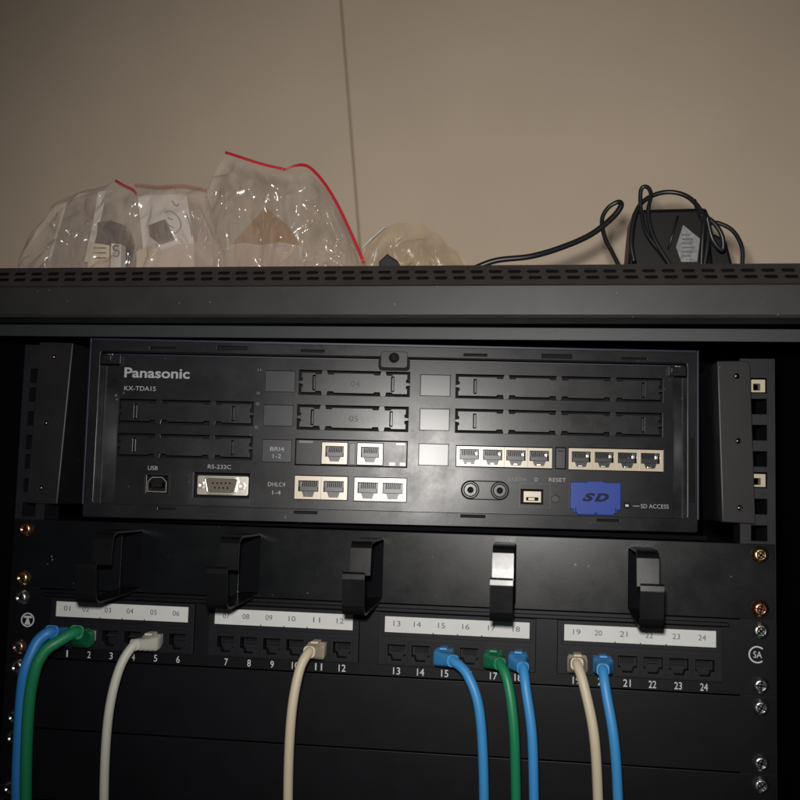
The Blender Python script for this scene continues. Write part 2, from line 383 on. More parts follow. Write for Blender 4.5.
# curved side cheeks of the recess
for s in (0, 1):
    bm = bmesh.new(); pr_ = [(6.5, .6), (7.6, .4), (8.3, 1.6), (9.4, 1.4), (9.6, 1.0)] + [(9.8, 2.2)] + [(9.8 + i * 1.3, 2.2 + .0155 * (i * 1.3) ** 2) for i in range(1, 8)] + [(19.5, 4.1), (19.5, 5.5), (6.5, 5.5)]
    f = (lambda u: u) if s == 0 else (lambda u: PW - 6.5 - (u - 6.5) * .66)
    zt, zb = -16.5, -106.2
    a = [bm.verts.new((f(u), y, zt)) for u, y in pr_]; b = [bm.verts.new((f(u), y, zb)) for u, y in pr_]
    for i in range(len(pr_)):
        q = bm.faces.new((a[i], a[(i + 1) % len(pr_)], b[(i + 1) % len(pr_)], b[i])); q.smooth = 5 < i < 13
    bm.faces.new(a); bm.faces.new(b); obj('side_cheek', bm, 'cheek', pbx)
    # latch block at the upper corner
    x0, x1 = (7, 20) if s == 0 else (PW - 18.5, PW - 7)
    B('latch_block', 'frame', pbx, (x0, x1, .3, 5, -15.4, -9.2), (x0 + 1.5, x1 - 6, -1.2, .3, -13.5, -10), bev=.5)
    B('latch_glint', 'silver', pbx, ((x0 + x1) / 2 - 1.6, (x0 + x1) / 2 + 1.6, -1.5, -1.2, -9.8, -9.1), bev=.1)
B('side_latch', 'dark', pbx, (PW - 5.4, PW - 2, -.5, 0, -96, -55), bev=.2)
# face plate with its openings
slots = {'L1': (19.8, 38.2, 108.3, 53.9), 'L2': (20.0, 60.5, 108.5, 75.8), 'M1': (137.2, 16.7, 209.0, 32.8), 'M2': (136.7, 39.3, 208.6, 55.4),
         'R1': (238.7, 17.3, 371.3, 32.8), 'R2': (238.8, 39.7, 371.0, 55.1)}
openings = {'bri': (136.2, 61.4, 208.5, 78.4), 'D1': (136.4, 84.8, 170.9, 100.3), 'D2': (174.8, 85.1, 208.7, 100.6), 'E1': (239.7, 63.2, 301.3, 77.0), 'ec': (303.2, 63.0, 309.8, 76.8),
            'E2': (311.2, 62.8, 371.7, 77.2), 'usb': (40.8, 87.3, 54.5, 98.5), 'rs': (71.5, 84.6, 108.0, 100.4), 'sw': (281.5, 90.2, 295.6, 99.6)}
lab = {'A1': (115.1, 17.6, 134.5, 31.4), 'A2': (114.8, 39.8, 134.0, 53.5), 'A3': (114.8, 62.3, 133.8, 76.8),
       'B1': (215.9, 18.1, 235.1, 31.8), 'B2': (216.0, 40.1, 235.0, 54.0), 'B3': (215.8, 62.7, 234.9, 76.5)}
hl = [rect(*R4(*v)) for v in list(slots.values()) + list(openings.values()) + list(lab.values())]
hl += [circ(U(303.5), V(95.9), 2.5), circ(U(249.3), V(91.4), 3.1), circ(U(268), V(91.6), 3.1)]
PL('face_plate', 'plastic', pbx, rect(18, -8.9, PW - 14, -107), hl, FD, FD + 1.6, .18)
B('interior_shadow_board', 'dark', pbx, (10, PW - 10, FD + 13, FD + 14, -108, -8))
# frame's screw tab
PL('tab_shade_outline', 'dark', pbx, rect(*(188.3, -7.0, 208.7, -15.6), 2.4), [], 1.5, FD + .1)  # dark plate behind the tab puts a shaded outline around it
bm = bmesh.new()
plate(bm, rect(*(189.8, -3.4, 207.2, -14.2), 2), [circ(198.4, -7.6, 3.1)], -.6, 3.8, .3); obj('screw_tab', bm, 'frame', pbx)
bm = bmesh.new(); lathe(bm, [(3.2, -.65), (3.1, -1.2), (2.7, -1.4), (1.8, -1.4), (1.6, -.5)], 198.4, -7.6); obj('hex_screw', bm, 'dark', pbx)
# slot covers
def slot_cover(key, fr, ribs, txt=None):
    x0, zt, x1, zb = R4(*slots[key]); g = 1.6; d = 2.3
    L_ = x1 - x0; H_ = zt - zb
    top = []; n = [x0 + L_ * f for f in fr]
    def side(z, s):       # the long edge, thinner beside each bridge
        o = [(x0 + g, z)]
        for c in n:
            o += [(c - 6.4, z), (c - 5.6, z + s * .9), (c - 2.2, z + s * .9), (c - 1.5, z - s * (g + .3)), (c + 1.5, z - s * (g + .3)), (c + 2.2, z + s * .9), (c + 5.6, z + s * .9), (c + 6.4, z)]
        return o + [(x1 - g, z)]
    t_ = side(zt - g, -1); b_ = side(zb + g, 1)
    mz = (zt + zb) / 2
    def end(x, s):
        return [(x, mz + 3.2), (x + s * .8, mz + 2.8), (x + s * .8, mz + 1.2), (x - s * (g + .3), mz + .7), (x - s * (g + .3), mz - .7), (x + s * .8, mz - 1.2), (x + s * .8, mz - 2.8), (x, mz - 3.2)]
    poly = t_ + end(x1 - g, -1) + b_[::-1] + end(x0 + g, 1)[::-1]
    hs = []
    for f in ribs:
        c = x0 + L_ * f; hs.append(rect(c - .95, mz - H_ * .31, c + .95, mz + H_ * .31, .5, 2))
    o = PL('slot_cover', 'cover', pbx, poly, hs, FD + .15, FD + 1.7, .15)
    for f in ribs:
        c = x0 + L_ * f; B('finger_grip', 'cover', o, (c - .45, c + .8, FD + .5, FD + 1.7, mz - H_ * .27, mz + H_ * .27), bev=.15)
    if txt: text('moulded_number', txt, 'emboss', o, (x0 + L_ * .47, mz - 2.2, x0 + L_ * .55, mz + 1.6), FD + .14)
slot_cover('L1', (.30, .70), (.13, .85)); slot_cover('L2', (.30, .70), (.13, .85))
slot_cover('M1', (.23, .76), (.136, .845), '04'); slot_cover('M2', (.23, .76), (.136, .845), '05')
for k_ in ('R1', 'R2'): slot_cover(k_, (.245, .5, .763), (.094, .907))
# label windows
for k_, v in lab.items():
    x0, za, x1, zb = R4(*v)
    B('label_window', 'label', pbx, (x0 + .15, x1 - .15, FD + .45, FD + 1.4, zb + .15, za - .15), bev=.12)
def jack_hole(x, zt, w, h, nw, nh):      # RJ socket mouth: wide top, stepped latch notch below; zt = top
    return [(x - w / 2, zt), (x - w / 2, zt - h), (x - nw / 2 - .8, zt - h), (x - nw / 2 + .3, zt - h - nh), (x + nw / 2 - .3, zt - h - nh), (x + nw / 2 + .8, zt - h), (x + w / 2, zt - h), (x + w / 2, zt)]
def ports(box, n, w, h, nw, nh, top, name, springs, y=FD - .6, depth=9):
    x0, za, x1, zb = R4(*box); p = (x1 - x0 - 1.4) / n; cs = [x0 + .7 + p * (i + .5) for i in range(n)]
    for i, c in enumerate(cs):
        a = x0 if i == 0 else c - p / 2 + .0; b = x1 if i == n - 1 else c + p / 2
        body = PL(name, 'cream', pbx, rect(a + .01, zb, b - .01, za), [jack_hole(c, za - top, w, h, nw, nh)], y, y + 2.4, .12)
        bm = bmesh.new()   # cavity walls, back
        zz0, zz1 = zb + .4, za - top + .3
        bm_box(bm, c - w / 2 - .7, c - w / 2, y + 2.4, y + depth, zz0, zz1); bm_box(bm, c + w / 2, c + w / 2 + .7, y + 2.4, y + depth, zz0, zz1)
        bm_box(bm, c - w / 2, c + w / 2, y + depth, y + depth + .6, zz0, zz1); bm_box(bm, c - w / 2, c + w / 2, y + 2.4, y + depth, zz0, zz0 + .4)
        bm_box(bm, c - w / 2 + .8, c + w / 2 - .8, y + 3.4, y + depth, za - top - h * .93, za - top - h * .55)
        obj('cavity', bm, 'jackin', body)
        bm = bmesh.new()
        for q in range(8):
            xx = c - w * .34 + w * .68 * q / 7
            tube(bm, [(xx, y + 3.0, za - top - h * .55), (xx, y + depth - 1, za - top - .5)], .26, 5, smooth=0)
        obj('contact', bm, 'contact', body)
        if springs:
            bm = bmesh.new(); s = springs
            bm_box(bm, c + s * (w / 2 - 1.5) - 1.0, c + s * (w / 2 - 1.5) + 1.0, y + 3.6, y + 5.2, za - top - h * .58, za - top - h * .22, bev=.4)
            bm_box(bm, c - .2 * s - 1.0, c + .8 * s + .6, y + 3.8, y + 5.2, za - top - h - nh + .2, za - top - h - nh + 1.2, bev=.2)
            obj('shield_spring', bm, 'silver', body)
ports((240.0, 63.7, 301.0, 76.5), 4, 12.3, 6.6, 6.6, 3.0, 1.9, 'network_port', 1)
ports((311.5, 63.3, 371.4, 76.9), 4, 12.1, 6.8, 6.4, 3.0, 2.1, 'network_port', 1)
ports((136.7, 85.2, 170.6, 100.0), 2, 13.0, 7.0, 6.4, 3.4, 3.0, 'telephone_port', 0)
ports((175.0, 85.4, 208.4, 100.2), 2, 13.0, 7.0, 6.4, 3.4, 3.0, 'telephone_port', 0)
# line card
x0, za, x1, zb = R4(136.4, 61.7, 208.3, 78.1)
q1, q2 = R4(153.4, 63.3, 169.9, 77.2), R4(176.3, 63.3, 192.7, 77.1)
card = PL('line_card', 'plastic', pbx, rect(x0 + .3, zb + .3, x1 - .3, za - .3), [rect(q[0] - .3, q[1] + .3, q[2] + .3, q[3] - .3) for q in (q1, q2)], FD + .8, FD + 2, .15)
ports((153.4, 63.3, 169.9, 77.2), 1, 11.8, 6.8, 6.2, 3.0, 2.4, 'line_port', 0, y=FD + .1)
ports((176.3, 63.3, 192.7, 77.1), 1, 11.8, 6.8, 6.2, 3.0, 2.4, 'line_port', 0, y=FD + .1)
x0, za, x1, zb = R4(171.2, 63.5, 175.0, 77.2); B('divider_strip', 'cover', card, (x0, x1, FD + .2, FD + .8, zb, za), bev=.2)
for b in ((201.0, 62.6, 207.0, 64.3), (196.9, 75.0, 200.9, 77.4), (203.6, 75.0, 207.5, 77.4)):
    x0, za, x1, zb = R4(*b); B('indicator_lens', 'ledoff', card, (x0, x1, FD + .3, FD + .9, zb, za), bev=.2)
x0, za, x1, zb = R4(138.5, 62.5, 147.5, 64.0); B('card_marking', 'inkdim', card, (x0, x1, FD + .72, FD + .8, zb, za))
x0, za, x1, zb = R4(303.4, 63.2, 309.6, 76.6); B('status_window', 'label', pbx, (x0 + .2, x1 - .2, FD + .4, FD + 1.2, zb + .2, za - .2), bev=.2)
x0, za, x1, zb = R4(304.6, 65, 308.4, 65.6); B('window_mark', 'dark', pbx, (x0, x1, FD + .3, FD + .4, zb, za))
# headphone style sockets in an oval surround
bm = bmesh.new(); x0, za, x1, zb = R4(243.2, 85.4, 274.0, 97.7); h2 = (za - zb) / 2
plate(bm, rect(x0, zb, x1, za, h2 - .01, 8), [rect(x0 + .7, zb + .7, x1 - .7, za - .7, h2 - .75, 8)], FD - .5, FD + .1)
obj('oval_surround', bm, 'dark', pbx)
for u in (249.3, 268.0):
    bm = bmesh.new()
    for ro, ri, yy in ((5.1, 4.4, -.5), (3.9, 1.9, -1.0)):
        t = bmesh.new(); plate(t, circ(U(u), V(91.5), ro, 28), [circ(U(u), V(91.5), ri, 28)], FD + yy, FD + 2, .15); join(bm, t)
    j = obj('audio_socket', bm, 'cover', pbx)
    bm = bmesh.new(); plate(bm, circ(U(u), V(91.5), 4.45, 28), [circ(U(u), V(91.5), 3.85, 28)], FD - .25, FD + .1); plate(bm, circ(U(u), V(91.5), 5.8, 28), [circ(U(u), V(91.5), 5.05, 28)], FD - .25, FD + .1); obj('groove', bm, 'dark', j)
    bm = bmesh.new(); lathe(bm, [(1.9, FD + .6), (1.2, FD + .6), (1.1, FD + 3)], U(u), V(91.5)); obj('socket_core', bm, 'dark', j)
# small switch in a recess, reset button
x0, za, x1, zb = R4(280.5, 86.4, 300.4, 101.9)
PL('switch_surround', 'cover', pbx, rect(x0, zb, x1, za), [rect(x0 + .5, zb + .5, x1 - .5, za - .5)], FD - .35, FD + .1)
x0, za, x1, zb = R4(283.2, 91.4, 294.4, 98.5)
PL('slide_switch', 'cream', pbx, rect(x0, zb, x1, za), [rect(x0 + 1.8, zb + 1.2, x1 - 1.8, zb + 3.2)], FD - .1, FD + 3, .25)
B('switch_knob', 'contact', pbx, (x0 + 3, x1 - 4, FD + .2, FD + 2, zb + 1.3, zb + 3), bev=.2)
bm = bmesh.new(); lathe(bm, [(1.5, FD), (1.5, FD + 3)], U(303.5), V(95.9)); lathe(bm, [(2.45, FD + .8), (2.3, FD + .7), (1.9, FD + 3)], U(303.5), V(95.9)); obj('reset_button', bm, 'cover', pbx)
# USB socket
x0, za, x1, zb = R4(39.2, 86.2, 56.0, 99.6)
PL('usb_surround', 'cover', pbx, rect(x0, zb, x1, za), [rect(x0 + .5, zb + .5, x1 - .5, za - .5)], FD - .3, FD + .1)
x0, za, x1, zb = R4(41.3, 88.2, 53.8, 98.0)
def usb(o): return [(x0 + o, zb + o), (x1 - o, zb + o), (x1 - o, za - 3 - o * .3), (x1 - 3 - o * .3, za - o), (x0 + 3 + o * .3, za - o), (x0 + o, za - 3 - o * .3)]
us = PL('usb_socket', 'silver', pbx, usb(0), [usb(.55)], FD + .3, FD + 9)
B('tongue', 'dark', us, (x0 + 3.5, x1 - 3.5, FD + 2, FD + 9, (za + zb) / 2 - 1.8, (za + zb) / 2 + 1.4), bev=.2)
# serial socket
x0, za, x1, zb = R4(67.7, 83.9, 108.4, 105.3)
PL('serial_surround', 'cover', pbx, rect(x0, zb, x1, za), [rect(x0 + 3.2, zb + 4.2, x1 - .6, za - .6)], FD - .3, FD + .1, .1)
x0, za, x1, zb = R4(73.6, 86.5, 106.6, 98.9); mz = (za + zb) / 2; mx_ = (x0 + x1) / 2 - .6
def dsh(o): return [(mx_ - 11 + o, mz + 3.6), (mx_ - 9.6 + o, mz + 5.3 - o), (mx_ + 9.6 - o, mz + 5.3 - o), (mx_ + 11 - o, mz + 3.6), (mx_ + 9.3 - o, mz - 3.9), (mx_ + 7.6 - o, mz - 5.5 + o), (mx_ - 7.6 + o, mz - 5.5 + o), (mx_ - 9.3 + o, mz - 3.9)]
ser = PL('serial_socket', 'silver', pbx, rect(x0, zb, x1, za, 1), [dsh(0)], FD + .6, FD + 1.4, .15)
PL('shell', 'silver', ser, dsh(-.1), [dsh(1.0)], FD - 2.6, FD + 2, .3)
bm = bmesh.new(); plate(bm, dsh(.95), [circ(mx_ - 5.5 + i * 2.74, mz + 1.5, .62, 8) for i in range(5)] + [circ(mx_ - 4.1 + i * 2.74, mz - 1.5, .62, 8) for i in range(4)], FD - 1.2, FD + 2); obj('pin_insert', bm, 'pins', ser)
for s in (-1, 1):
    bm = bmesh.new(); c = mx_ + s * 13.2; t = bmesh.new(); plate(t, circ(c, mz, 2.4, 6), [circ(c, mz, 1.1, 10)], FD - 1.8, FD + .7, .2); join(bm, t); obj('jack_screw', bm, 'silver', ser)
# blue memory card cover
x0, za, x1, zb = R4(312.6, 84.0, 344.3, 105.3); mxx = (x0 + x1) / 2
sdo = [(x0, zb + 3.6), (x0 + 2.2, zb + 3.2), (x0 + 2.2, zb + 1.3), (x0 + 4, zb + 1.3), (x0 + 4.4, zb), (x1 - 4.4, zb), (x1 - 4, zb + 1.3), (x1 - 2.2, zb + 1.3), (x1 - 2.2, zb + 3.2), (x1, zb + 3.6), (x1, za - 1.3), (x1 - .6, za - .8), (mxx + 6, za - .8), (mxx + 4.6, za), (mxx - 4.6, za), (mxx - 6, za - .8), (x0 + .6, za - .8), (x0, za - 1.3)]
sd = PL('memory_card_cover', 'blue', pbx, sdo, [], FD - 3.2, FD + .1, .5)
a = text('t', 'S', 'bluedeep', sd, (mxx - 8.6, zb + 8.4, mxx - .2, zb + 13.8), FD - 3.2, .06, .35)
b = text('t', 'D', 'bluedeep', sd, (mxx - 1.0, zb + 8.4, mxx + 8.4, zb + 13.8), FD - 3.2, .06, .35)
merge([a, b], 'memory_card_emblem')
B('cover_grip', 'bluedeep', sd, (mxx - 1, mxx + 1, FD - 3.5, FD - 3.1, zb + .6, zb + 1.4), (x0 + 3, x0 + 3.6, FD - 3.4, FD - 3.1, zb + 2, zb + 4.6), (x1 - 3.6, x1 - 3, FD - 3.4, FD - 3.1, zb + 2, zb + 4.6))
x0, za, x1, zb = R4(346.7, 97.0, 350.7, 100.9)
PL('indicator_surround', 'dark', pbx, rect(x0, zb, x1, za), [rect(x0 + 1, zb + 1, x1 - 1, za - 1)], FD - .15, FD + .1)
B('indicator_lens', 'ledoff', pbx, (x0 + .9, x1 - .9, FD - .1, FD + .1, zb + 1.2, za - 1.2), bev=.1)
# printing
def T(s, m, box, bold=0, par=pbx, name='lettering'): return text(name, s, m, par, R4(*box), FD, bold)
T('Panasonic', 'ink', (22.9, 17.6, 65.7, 24.2), .022, name='maker_name')
T('KX-TDA15', 'ink', (23.3, 29.7, 43.9, 32.6), .004, name='model_lettering')
T('USB', 'ink', (41.2, 81.2, 47.6, 83.8)); T('RS-232C', 'ink', (80.1, 79.4, 95.2, 82.0))
T('RESET', 'ink', (299.2, 82.6, 310.0, 85.0)); T('EARTH', 'inkdim', (273.5, 82.9, 284.5, 85.2)); T('D', 'ink', (290.2, 82.8, 292.2, 85.1))
T('SD ACCESS', 'ink', (357.4, 97.7, 375.0, 100.3))
x0, za, x1, zb = R4(352.4, 98.9, 356.6, 99.3); B('marker_line', 'ink', pbx, (x0, x1, FD - .06, FD + .02, zb, za))
T('DHLC4', 'ink', (119.4, 89.7, 130.6, 92.4)); T('1-4', 'ink', (122.4, 95.0, 127.8, 97.6))
text('card_lettering', 'BRI4', 'ink', pbx, R4(120, 67.0, 129, 69.6), FD + .44); text('card_lettering', '1-2', 'ink', pbx, R4(121.8, 71.6, 127.2, 74.2), FD + .44)
for u, v, s in ((111.2, 17.2, '11'), (111.0, 32.5, '10'), (110.8, 39.5, '03'), (211.6, 32.4, '07'), (211.4, 54.5, '08'), (110.6, 54.5, '02')):
    T(s, 'inkdim', (u - 1, v - .9, u + 1, v + .9))

# ---------------------------------------------------------------- mounting brackets
for s in (-1, 1):
    y = -3
    if s < 0: P = [at(40, 342, y), at(73, 343, y), at(57, 504, y), at(27, 503, y)]; H = [(53.5, 357), (46, 423), (41, 488)]
    else: P = [at(718, 361, y), at(750, 361, y), at(755.5, 524, y), at(723, 522, y)]; H = [(737, 376), (738.5, 441), (740, 508)]
    if s < 0: t = thing('mounting_bracket', 'black steel bracket with three holes on the left rail beside the exchange', 'bracket', group='brackets at the ends of the exchange')
    else: t = thing('mounting_bracket', 'black steel bracket with rounded upper corner on the right rail beside cage nuts', 'bracket', group='brackets at the ends of the exchange')
    hs = [circ(at(*h, y).x, at(*h, y).z, 1.5, 14) for h in H]
    po = [(p.x, p.z) for p in P]
    if s > 0: po[1:2] = [(P[1].x - 3, P[1].z), (P[1].x - .8, P[1].z - .8), (P[1].x, P[1].z - 3)]
    pt = PL('bracket_plate', 'bracket', t, po, hs, y - .6, y + 1.6, .5)
    for h in H:
        q = at(*h, y); bm = bmesh.new(); lathe(bm, [(1.0, y + 1.9), (.9, y + .9), (.3, y + .6)], q.x - .5, q.z + .1, 12); obj('rivet', bm, 'zinc', t)
    ix0, ix1 = (P[1].x, P[2].x) if s < 0 else (P[0].x, P[3].x)
    zt, zb = (P[1].z, P[2].z) if s < 0 else (P[0].z, P[3].z)
    bm = bmesh.new(); w_ = 1.6 * s
    vv = [bm.verts.new(c) for c in ((ix0, y + 1.6, zt), (ix0 + w_, y + 1.6, zt), (ix1 + w_, y + 1.6, zb), (ix1, y + 1.6, zb), (ix0, y + 70, zt), (ix0 + w_, y + 70, zt), (ix1 + w_, y + 70, zb), (ix1, y + 70, zb))]
    for f in ((0, 1, 2, 3), (4, 5, 6, 7), (0, 1, 5, 4), (1, 2, 6, 5), (2, 3, 7, 6), (3, 0, 4, 7)): bm.faces.new([vv[i] for i in f])
    obj('bracket_flange', bm, 'bracket', t)
    bm = bmesh.new()
    ex = -.9 * s
    tube(bm, [(ix0 + ex * .0, y - .5, zt - .6), ((ix0 + ix1) / 2, y - .5, (zt + zb) / 2), (ix1, y - .5, zb + .6)], .55, 6, smooth=3); obj('pale_edge', bm, 'edge', t)
tr = thing('support_shelf', 'black metal shelf edge under the telephone exchange', 'shelf')
B('shelf_plate', 'inner', tr, (-205, 207, 30, 180, 6.2, 7.6)); B('shelf_lip', 'inner', tr, (-205, 207, 29, 30, 6.2, 9), bev=.2)

# ---------------------------------------------------------------- cable manager
cm = thing('cable_manager', 'glossy black horizontal cable manager panel with five open metal rings', 'cable manager')
hx = [-159.5, -80.6, -1.2, 81.5, 162.5]; hw = 6.1
po = [(-241.3, -38), (241.3, -38), (241.3, 6.3), (-241.3, 6.3)]
hh = [rect(x - hw - .5, -37.0 + 1.5, x + hw + .5, 1.2, .8, 2) for x in hx]
sh = [circ(s * 232.5, z, 3.2, 12) for s in (-1, 1) for z in (0, -31.75)]
PL('manager_panel', 'manager', cm, po, hh + sh, 0, 1.4, .25)
B('panel_fold', 'manager', cm, (-222, 222, 1.4, 14, 4.9, 6.2), (-222, 222, 1.4, 14, -38, -36.8))
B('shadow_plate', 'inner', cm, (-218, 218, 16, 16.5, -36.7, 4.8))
for x in hx:
    bm = bmesh.new()
    def strip(pts, w0, th=1.3, xo=0, w1=None):
        w1 = w1 or w0; n = len(pts); L0 = []
        for i, (y, z) in enumerate(pts):
            a = Vector(pts[max(i - 1, 0)]); b = Vector(pts[min(i + 1, n - 1)]); d = (b - a).normalized(); nn = Vector((-d.y, d.x)) * th / 2
            w_ = w0 + (w1 - w0) * i / (n - 1)
            L0.append([bm.verts.new((x + xo + sx_ * w_, y + s_ * nn.x, z + s_ * nn.y)) for sx_, s_ in ((-1, -1), (1, -1), (1, 1), (-1, 1))])
        for a, b in zip(L0, L0[1:]):
            for j in range(4): bm.faces.new((a[j], a[(j + 1) % 4], b[(j + 1) % 4], b[j]))
        bm.faces.new(L0[0]); bm.faces.new(L0[-1])
    # upper arm: out and down; lower arm: out further and up past it
    strip([(1, 1.6), (-36, 1.8), (-40, 1.3), (-42.2, -.2), (-43.2, -2), (-44.4, -11), (-45, -17.5)], hw)
    strip([(1, -36.2), (-30, -37.6), (-56, -38.2), (-61, -37.6), (-63, -35.6), (-64, -33), (-66, -18), (-65.6, -15.5), (-64.6, -14.6)], hw + .2)
    obj('cable_ring', bm, 'ring', cm)

# ---------------------------------------------------------------- patch panel
pp = thing('patch_bay', 'black patch panel with twenty four numbered sockets in four groups', 'patch panel')
mods = [-207.0, -100.6, 8.4, 118.0]; pitch = 14.94
PZc = -67.5
hs = [circ(s * 232.5, z, 3.2, 12) for s in (-1, 1) for z in (-44.45, -76.2)]
for mo in mods: hs.append(rect(mo - 4, -75.3, mo + 92.5, -43.4))
PL('panel_plate', 'patch', pp, rect(-241.3, -82.4, 241.3, -38.6), hs, 0, 1.6, .25)
B('panel_ridge', 'patch', pp, (-216, 214, -5, 0, -42.6, -40.4), bev=.5)
n = 0
PORTX = []
for k_, mo in enumerate(mods):
    px0 = mo + 7.6; cs = [px0 + pitch * i for i in range(6)]; PORTX += cs
    hs = [jack_hole(c, -62.6, 11.6, 6.8, 6.4, 3.0) for c in cs]
    md = PL('port_module', 'module', pp, rect(mo - 4, -75.3, mo + 92.5, -43.4), hs, -2.6, 4, .3)
    # strip holder and paper strip
    B('strip_holder', 'module', md, (mo - 2, mo + 91, -3.6, -2.6, -57.6, -55.6), (mo - 2, mo - .3, -3.6, -2.6, -55.6, -44.6), (mo + 88.9, mo + 91, -3.6, -2.6, -55.6, -44.6), bev=.2)
    st = B('label_strip', 'paper', md, (mo - .1, mo + 88.7, -3.2, -2.6, -55.2, -45.6), bev=.1)
    L_ = []
    for i, c in enumerate(cs):
        n_ = k_ * 6 + i + 1
        L_.append(text('t', '%02d' % n_, 'print', st, (c - 4.6 + (i == 0) * 2.2 - (i > 3) * -.8, -51.4, c - .2 + (i == 0) * 2.2 + (i > 3) * .8, -48.2), -3.2))
    merge(L_, 'strip_numbers')
    B('strip_notch', 'print', st, *[(c + pitch / 2 + pitch - .4, c + pitch / 2 + pitch + .4, -3.26, -3.2, -55.2, -54.4) for c in cs[0:3]])
    for i, c in enumerate(cs):
        bm = bmesh.new()   # raised frame of each socket and its cavity
        plate(bm, rect(c - 6.9, -74.2, c + 6.9, -60.4, .5, 2), [jack_hole(c, -62.6, 11.0, 6.8, 6.2, 3.0)], -3.5, -2.6, .15)
        bm_box(bm, c - 6.4, c + 6.4, 8.5, 9, -73.6, -61)
        s = obj('socket', bm, 'module', md)
        bm = bmesh.new()
        for q in range(8): tube(bm, [(c - 3.7 + q * 1.05, 0, -66.6), (c - 3.7 + q * 1.05, 7, -62.8)], .25, 5, smooth=0)
        obj('contact', bm, 'jackin', s)
        text('socket_number', str(n_ - 5 + i), 'white', pp, (c - (1.1 if n_ - 5 + i < 10 else 2.2) * (.45 if n_ - 5 + i == 1 else 1), -81.2, c + (1.1 if n_ - 5 + i < 10 else 2.2) * (.45 if n_ - 5 + i == 1 else 1), -76.9), 0, .004)
# round emblem left and certification mark right
bm = bmesh.new(); ex, ez = -227.8, -58.8
plate(bm, circ(ex, ez, 4.6, 32), [circ(ex, ez, 3.8, 32)], -.25, 0)
plate(bm, [(ex - 2.9, ez + 1.2), (ex + 2.9, ez + 1.2), (ex + 2.4, ez + 2.6), (ex - 2.4, ez + 2.6)], [], -.25, 0)
plate(bm, [(ex - 2.1, ez - 3.1), (ex + 2.1, ez - 3.1), (ex + .5, ez + 1.15), (ex - .5, ez + 1.15)], [], -.25, 0)
obj('round_emblem', bm, 'white', pp)
bm = bmesh.new(); ex, ez = 230.8, -58.6
arc = [(ex + 5 * math.cos(math.radians(a)), ez + 5 * math.sin(math.radians(a))) for a in range(48, 318, 10)]
arc2 = [(ex + 4.2 * math.cos(math.radians(a)), ez + 4.2 * math.sin(math.radians(a))) for a in range(48, 318, 10)][::-1]
plate(bm, arc + arc2, [], -.25, 0); cmk = obj('certification_mark', bm, 'white', pp)
text('mark_letters', 'SA', 'white', cmk, (ex - 2.2, ez - 1.9, ex + 2.6, ez + 1.9), -.1)

# ---------------------------------------------------------------- panels lower in the rack
for i, (z1, lb) in enumerate(((-83.2, 'plain black blanking panel directly below the patch panel'), (-127.6, 'plain black blanking panel at the bottom, second below the patch panel'))):
    o = PL('blanking_panel', 'patch', None, rect(-241.3, z1 - 43.6, 241.3, z1), [circ(s * 232.5, z1 - 5.7 - d, 3.2, 12) for s in (-1, 1) for d in (0, 31.75)], 0, 1.4, .3)
    tag(o, lb, 'panel', 'blanking panels below the patch panel')

# ---------------------------------------------------------------- rack screws
def screw(x, z, m, ang, label, r=4.6):
    t = thing('rack_screw', label, 'screw', (x, 0, z), (0, ang, 0), 'screws holding the panels to the rails')
    bm = bmesh.new(); lathe(bm, [(r * 1.12, -.05), (r * 1.12, -.5), (r, -.8), (r * .95, -1.9), (r * .75, -2.9), (r * .55, -3.3), (r * .5, -3.2), (r * .34, -2.2)], 0, 0, 24); h = obj('screw_head', bm, m, t)
    bm = bmesh.new()
    for a in (0, math.pi / 2):
        tt = bmesh.new(); bm_box(tt, -r * .72, r * .72, -3.45, -2.0, -.42, .42); join(bm, tt, Matrix.Rotation(a, 4, 'Y'))
    obj('drive_slot', bm, 'dark', h)
    return t
SC = [(-232.5, 0, 'copper', .3, 'topmost coppery screw on the left, at the cable manager'), (-232.5, -31.75, 'brass', .9, 'brass screw on the left at the lower cable manager corner'),
      (-232.5, -44.45, 'zinc', .5, 'silver screw on the left just above the round white emblem'), (-232.5, -76.2, 'nickel', 1.0, 'tarnished screw on the left just below the round white emblem'),
      (-232.5, -88.9, 'zinc', .2, 'silver screw at the upper left corner of the first blanking panel'),
      (232.5, 0, 'brass', .6, 'topmost brass screw on the right, at the cable manager'), (232.5, -31.75, 'copper', .2, 'red copper screw on the right at lower cable manager corner'),
      (232.5, -44.45, 'zinc', .8, 'silver screw on the right just above the certification mark'), (232.5, -76.2, 'zinc', .1, 'silver screw on the right just below the certification mark'),
      (232.5, -88.9, 'zinc', .5, 'silver screw at the upper right corner of the first blanking panel'),
      (-232.5, -120.65, 'zinc', .7, 'silver screw at the lower left corner of the first blanking panel'), (232.5, -120.65, 'zinc', .3, 'silver screw at the lower right corner of the first blanking panel'),
      (-232.5, -133.35, 'zinc', .1, 'silver screw at the upper left corner of the second blanking panel'), (232.5, -133.35, 'zinc', .9, 'silver screw at the upper right corner of the second blanking panel'),
      (-232.5, -165.1, 'zinc', .4, 'silver screw at the lower left corner of the second blanking panel'), (232.5, -165.1, 'zinc', .6, 'silver screw at the lower right corner of the second blanking panel')]
for s in SC: screw(*s)

